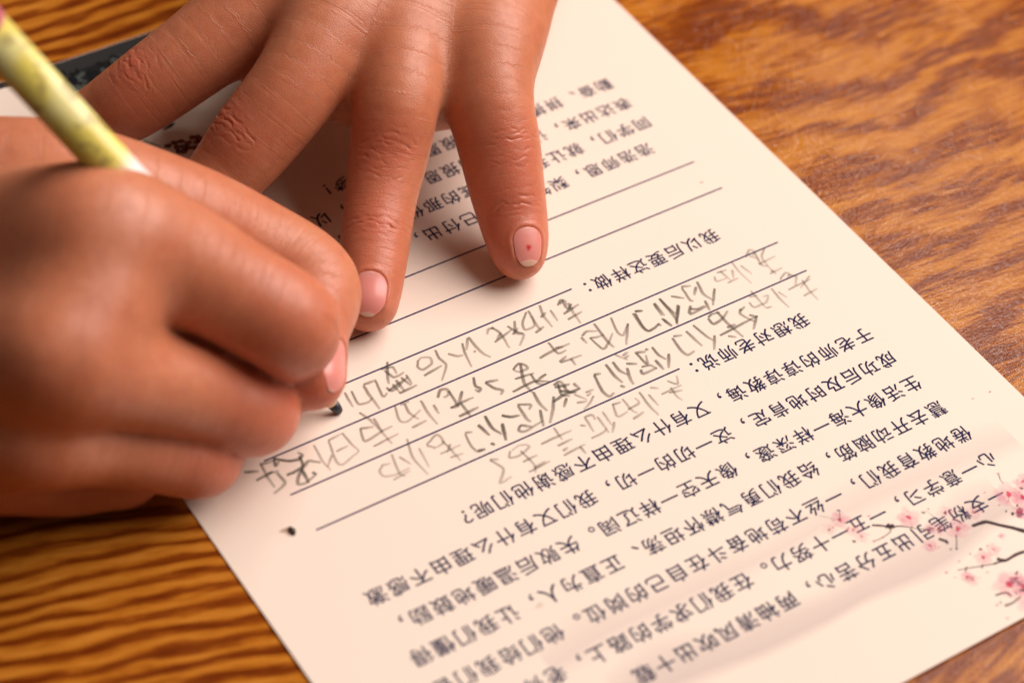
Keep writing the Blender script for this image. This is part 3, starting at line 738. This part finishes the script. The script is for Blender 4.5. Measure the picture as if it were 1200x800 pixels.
class Nail:
    """nail plate set in the back of a fingertip"""
    def __init__(s, hand, fi, pix, length, arc, toward, roll=0.0):
        C, R = hand.fingers[fi]
        t = C[-1] - C[-4]; s.t = t / np.linalg.norm(t)
        # plate centre: first surface point seen at the pixel
        d = RIGHT * (pix[0] - 600) / FPX + DOWN * (pix[1] - 400) / FPX + FWD; d /= np.linalg.norm(d)
        o = ray(pix[0], pix[1], 40)
        for _ in range(60): o = o + d * hand.one(o[None], fi)[0] * 0.8
        s.p = o; A = C[-4:]; ax = A.mean(0)
        s.c = C[-4] + s.t * ((o - C[-4]) @ s.t)
        s.rad = np.linalg.norm(o - s.c)
        n = (o - s.c); s.n = n / np.linalg.norm(n); s.b = np.cross(s.t, s.n)
        s.fi = fi; s.len, s.half, s.hand = length, arc / 2, hand
        s.mean_r = s.rad
    def local(s, P):
        q = P - s.c; a = q @ s.t; x = q @ s.b; z = q @ s.n
        return a, np.arctan2(x, z) * s.mean_r, z
    def outline(s, a, l):
        """signed distance-like to the rounded nail outline"""
        hl = s.len / 2; hw = s.half * (0.94 + 0.06 * np.clip(a / hl, -1, 1))
        r = 0.8 * s.half
        qx = np.abs(l) - hw + r; qy = np.abs(a) - hl + r
        return np.hypot(np.maximum(qx, 0), np.maximum(qy, 0)) + np.minimum(np.maximum(qx, qy), 0) - r
    def fold(s, P):
        a, l, z = s.local(P); e = s.outline(a, l)
        near = (np.abs(a) < s.len) & (z > 0) & (np.abs(l) < s.half * 2)
        tip = np.clip((a - s.len * 0.25) / 1.0, 0, 1)           # no fold past the free edge
        up = 0.22 * np.exp(-((e - 0.65) / 0.55) ** 2) * (1 - tip) * (e > -0.4)
        dn = -0.24 / (1 + np.exp(np.clip(e / 0.12, -30, 30))) 
        return np.where(near, up + dn, 0.0)
    def build(s, parent, free=0.22, spot=None):
        na, nl = 44, 36; V = []; att = []; hl = s.len / 2
        for i in range(na):
            a = -hl + s.len * i / (na - 1)
            u = abs(a) / hl
            for j in range(nl):
                f = -1 + 2 * j / (nl - 1)
                ro = 0.8 * s.half; over = max(0, abs(a) - hl + ro)
                hw = s.half * (0.94 + 0.06 * a / hl) - (ro - math.sqrt(max(ro * ro - over * over, 0)))
                V.append((a, f * hw))
        V = np.array(V); ang = V[:, 1] / s.mean_r
        dirs = np.cos(ang)[:, None] * s.n + np.sin(ang)[:, None] * s.b
        base = s.c + V[:, :1] * s.t
        tt = np.full(len(V), s.mean_r + 3.0)
        for _ in range(40): tt = tt - s.hand.one(base + dirs * tt[:, None], s.fi) * 0.8
        # a plate is stiffer than the pulp: smooth the heights with a low polynomial
        A_ = np.stack([(V[:, 0] / hl) ** p_ * (V[:, 1] / s.half) ** q_ for p_ in range(4) for q_ in range(4) if p_ + q_ < 5], 1)
        tt = A_ @ np.linalg.lstsq(A_, tt, rcond=None)[0]
        free_w = np.clip((V[:, 0] - hl + s.len * free + 0.25 * np.cos(V[:, 1] / s.half * 2.4) * s.half * 0.3) / 0.15, 0, 1)
        top = base + dirs * (tt + -0.02 + 0.10 * free_w)[:, None]; bot = base + dirs * (tt - 0.42)[:, None]
        n = len(V); idx = lambda i, j: i * nl + j; F = []
        for i in range(na - 1):
            for j in range(nl - 1):
                q = (idx(i, j), idx(i + 1, j), idx(i + 1, j + 1), idx(i, j + 1)); F.append(q); F.append(tuple(k + n for k in q[::-1]))
        for i in range(na - 1):
            for j, fl in ((0, 1), (nl - 1, 0)):
                q = (idx(i, j), idx(i + 1, j), idx(i + 1, j) + n, idx(i, j) + n); F.append(q[::-1] if fl else q)
        for j in range(nl - 1):
            for i in (0, na - 1):
                F.append((idx(i, j), idx(i, j + 1), idx(i, j + 1) + n, idx(i, j) + n))
        me = mesh('fingernail', np.concatenate([top, bot]), F)
        bm = bmesh.new(); bm.from_mesh(me); bmesh.ops.recalc_face_normals(bm, faces=bm.faces); bm.to_mesh(me); bm.free()
        sp = np.zeros(n)
        if spot is not None:
            q = (V - np.array(spot)); w_ = 1 + 0.12 * np.sin(np.arctan2(q[:, 1], q[:, 0]) * 3 + 1)
            sp = np.clip(1.25 - np.hypot(q[:, 0], q[:, 1]) / (0.62 * w_), 0, 1)
        lun = np.clip(1 - np.hypot((V[:, 0] + hl) / (s.len * .22), V[:, 1] / (s.half * .7)), 0, 1)
        for nm_, vv in (('free_edge', free_w), ('spot', sp), ('lunula', lun)): attr(me, nm_, np.concatenate([vv, vv]))
        return link('fingernail', me, NAIL, parent)

def nail_material():
    t = NT('nail')
    A = lambda k: t.n('ShaderNodeAttribute', attribute_name=k).outputs['Fac']
    c = t.mix(A('lunula'), (0.72, 0.255, 0.215), (0.75, 0.34, 0.29))
    c = t.mix(A('free_edge'), c, (0.70, 0.42, 0.31)); c = t.mix(A('spot'), c, (0.55, 0.012, 0.02))
    t.set(Base_Color=c, Roughness=0.28, Subsurface_Weight=0.2, Subsurface_Scale=0.002)
    return t.mat
NAIL = nail_material()

def hand_object(H, vox, root, mat, joints=(), nails=(), name='skin', flushes=(), soft=10):
    V, Q = H.build(vox); V = relax(V, Q, soft)
    mask = np.zeros(len(V), bool)
    for J, lines, half, bulge in joints:
        a, l, ang, rr = J.local(V); mask |= (np.abs(a) < 9.0) & (np.abs(ang) < 1.35) & (rr < J.r * 1.4)
    for n_ in nails:
        a, l, z = n_.local(V); mask |= (np.abs(a) < n_.len * .5 + 2.2) & (np.abs(l) < n_.half + 2) & (z > 0)
    if mask.any():
        V, Q = refine(V, Q, mask, 3); V = relax(V, Q, 5)
    g, _ = H.grad(V, 0.1)
    for n_ in nails: V = V + g * n_.fold(V)[:, None]
    cre = np.zeros(len(V)); fl = np.zeros(len(V))
    for J, lines, half, bulge in joints:
        d, near = crease_field(J, V, lines, half, bulge); cre += d
        a, l, ang, rr = J.local(V); fl += np.where(near, np.exp(-(a / 6.5) ** 2 - (l / (half * 1.1)) ** 2), 0)
    for c, r in flushes: fl += 0.9 * np.exp(-((V - c) ** 2).sum(1) / r ** 2)
    V = V + g * cre[:, None]
    me = mesh(name, V, Q)
    dist = np.full(len(V), 1e9); along = np.zeros(len(V))
    for C, R in H.fingers:
        acc = 0.0
        for k in range(len(C) - 1):
            ab = C[k + 1] - C[k]; L_ = np.linalg.norm(ab) + 1e-9
            u_ = np.clip((V - C[k]) @ ab / L_ ** 2, 0, 1); dd = np.linalg.norm(V - C[k] - u_[:, None] * ab, axis=1) - R[k]
            b_ = dd < dist; dist[b_] = dd[b_]; along[b_] = acc + u_[b_] * L_; acc += L_
    attr(me, 'along', along)
    attr(me, 'crease', np.clip(-cre, 0, 1)); attr(me, 'flush', np.clip(fl, 0, 1))
    o = link(name, me, mat, root)
    return o

SKIN = skin_material('warm_skin')
left_root = thing('hand', 'left hand lying flat with spread fingers on the sheet, red spot on its little fingernail', 'hand')
right_root = thing('hand', 'right hand closed round the yellow pencil, resting at the left edge of the sheet', 'hand')

# (s, curvature, depth, width, from, to): arcs close round the knuckle like an eye, some only part of the way across
PIP = [(-5.0, 1.6, .07, .26, -.7, .5), (-3.6, 2.0, .10, .26, -.9, .8), (-2.4, 1.8, .13, .24, -.5, 1.0), (-1.5, 1.1, .16, .22, -1.0, .35), (-.4, .3, .22, .24, -.9, .9), (.35, -.4, .13, .20, -.2, .8),
       (1.3, -.9, .17, .22, -.95, .5), (2.2, -1.3, .12, .24, -.1, 1.0), (3.3, -1.6, .16, .24, -1.0, .9), (4.8, -1.4, .08, .26, -.6, .8), (6.3, -1.0, .05, .28, -.8, .6), (-6.6, 1.0, .05, .28, -.4, .8)]
DIPL = [(-2.6, .8, .05, .26, -.6, .7), (-.9, .9, .13, .24, -.9, .9), (.3, .5, .18, .22, -.7, .95), (1.2, -.2, .08, .22, -.9, .2), (2.6, -.4, .05, .28, -.5, .8)]
JL = []
for fi, (f, sh, tu) in enumerate(((pinky, 0.0, -0.10), (ring, 0.5, 0.0), (middle, 0.5, 0.38), (index, -2.6, 0.10))):
    JL.append((Joint(LH, fi, *f[2], shift=sh, turn=tu), [(a + random.uniform(-.4, .4), b * random.uniform(.6, 1.3), c * (0.6, .75, 0.72, 0.70)[fi] * random.choice((.35, .7, 1, 1.25)), d * random.uniform(.8, 1.25), e + random.uniform(-.2, .35), g + random.uniform(-.35, .15)) for a, b, c, d, e, g in PIP], random.uniform(6.0, 7.4), 0.30))
for fi, f in enumerate((pinky, ring)):
    JL.append((Joint(LH, fi, *f[4], shift=-1.0), DIPL, 5.6, 0.1))
nails_l = [Nail(LH, 0, (620, 288), 7.0, 6.2, None), Nail(LH, 1, (433, 342), 8.0, 7.2, None)]
tips_l = [(LH.fingers[k][0][-1], 9) for k in range(4)]
hand_object(LH, 0.7, left_root, SKIN, JL, nails_l, flushes=tips_l)
nails_l[0].build(left_root, 0.12, spot=(0.3, 0.1)); nails_l[1].build(left_root, 0.045)
nail_r = Nail(RH, 4, (396, 426), 8.6, 7.0, None)
fl_r = [(RH.fingers[4][0][-1], 10), (RH.fingers[0][0][-1], 10), (ray(*r_middle[3][:3]), 11), (ray(*r_ring[3][:3]), 10), (ray(*r_index[3][:3]), 11)]
hand_object(RH, 0.8, right_root, SKIN, (), [nail_r], flushes=fl_r, soft=3)
nail_r.build(right_root, 0.0)

# ------------------------------------------------------------------ pencil
def build_pencil():
    T = ray(399, 483, PZ + 0.2)
    d = RIGHT * (72.6 - 600) / FPX + DOWN * (130 - 400) / FPX + FWD
    E = CAM + d * 378.0
    ax = E - T; L = np.linalg.norm(ax); ax /= L
    print('pencil length to ref', L, 'tilt', math.degrees(math.asin(ax[2])))
    root = thing('pencil', 'yellow pencil with a painted highlight near the grip and a dark point held in the right hand', 'pencil', tuple(T * MM))
    u = np.cross(ax, [0, 0, 1.0]); u /= np.linalg.norm(u); v = np.cross(ax, u)
    def lathe(name, prof, mat, seg=36):
        ang = np.linspace(0, 2 * np.pi, seg, endpoint=False)
        V = [T + ax * s + r * (np.cos(a) * u + np.sin(a) * v) for s, r in prof for a in ang]
        F = [(i * seg + j, i * seg + (j + 1) % seg, (i + 1) * seg + (j + 1) % seg, (i + 1) * seg + j) for i in range(len(prof) - 1) for j in range(seg)]
        F.append(tuple(range(seg))[::-1]); F.append(tuple(range((len(prof) - 1) * seg, len(prof) * seg)))
        link(name, mesh(name, V, F), mat, root)
    lathe('lead', [(0, .35), (0.4, 0.75), (1.2, 0.95), (3.0, 1.15)], plain('dark_lead', (0.02, 0.022, 0.035), 0.4))
    lathe('sharpened_wood', [(3.0, 1.2), (18, 3.4)], plain('bare_wood', (0.72, 0.5, 0.3), 0.6))
    t = NT('yellow_lacquer')
    co = t.n('ShaderNodeTexCoord').outputs['Object']
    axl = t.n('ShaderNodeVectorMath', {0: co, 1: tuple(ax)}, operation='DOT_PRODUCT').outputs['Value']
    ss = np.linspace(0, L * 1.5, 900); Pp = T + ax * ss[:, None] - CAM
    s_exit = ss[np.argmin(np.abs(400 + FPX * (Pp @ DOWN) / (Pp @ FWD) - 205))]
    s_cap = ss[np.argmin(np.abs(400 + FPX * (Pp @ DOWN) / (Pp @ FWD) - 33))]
    n1 = t.noise(co, 90, 2, 0.5); n2 = t.noise(co, 260, 3)
    sm = lambda v, a, b: t.n('ShaderNodeMapRange', {0: v, 1: a, 2: b}, interpolation_type='SMOOTHSTEP').outputs[0]
    c = t.mix(sm(n1, .45, .6), (0.76, 0.64, 0.13), (0.80, 0.73, 0.30))
    c = t.mix(t.math('MULTIPLY', sm(n2, .56, .60), 0.65), c, (0.36, 0.28, 0.10))
    c = t.mix(t.math('SUBTRACT', 1.0, sm(axl, (T @ ax + s_exit + 0) * MM, (T @ ax + s_exit + 5) * MM)), c, (0.82, 0.70, 0.66))  # bright highlight next to the grip, painted pale pink into the lacquer
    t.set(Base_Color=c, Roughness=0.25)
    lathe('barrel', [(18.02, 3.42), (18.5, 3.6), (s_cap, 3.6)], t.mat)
    lathe('end_cap', [(s_cap + 0.05, 3.72), (s_cap + 22, 3.72), (s_cap + 22.6, 3.3)], plain('pink_cap', (0.80, 0.22, 0.34), 0.4))
build_pencil()
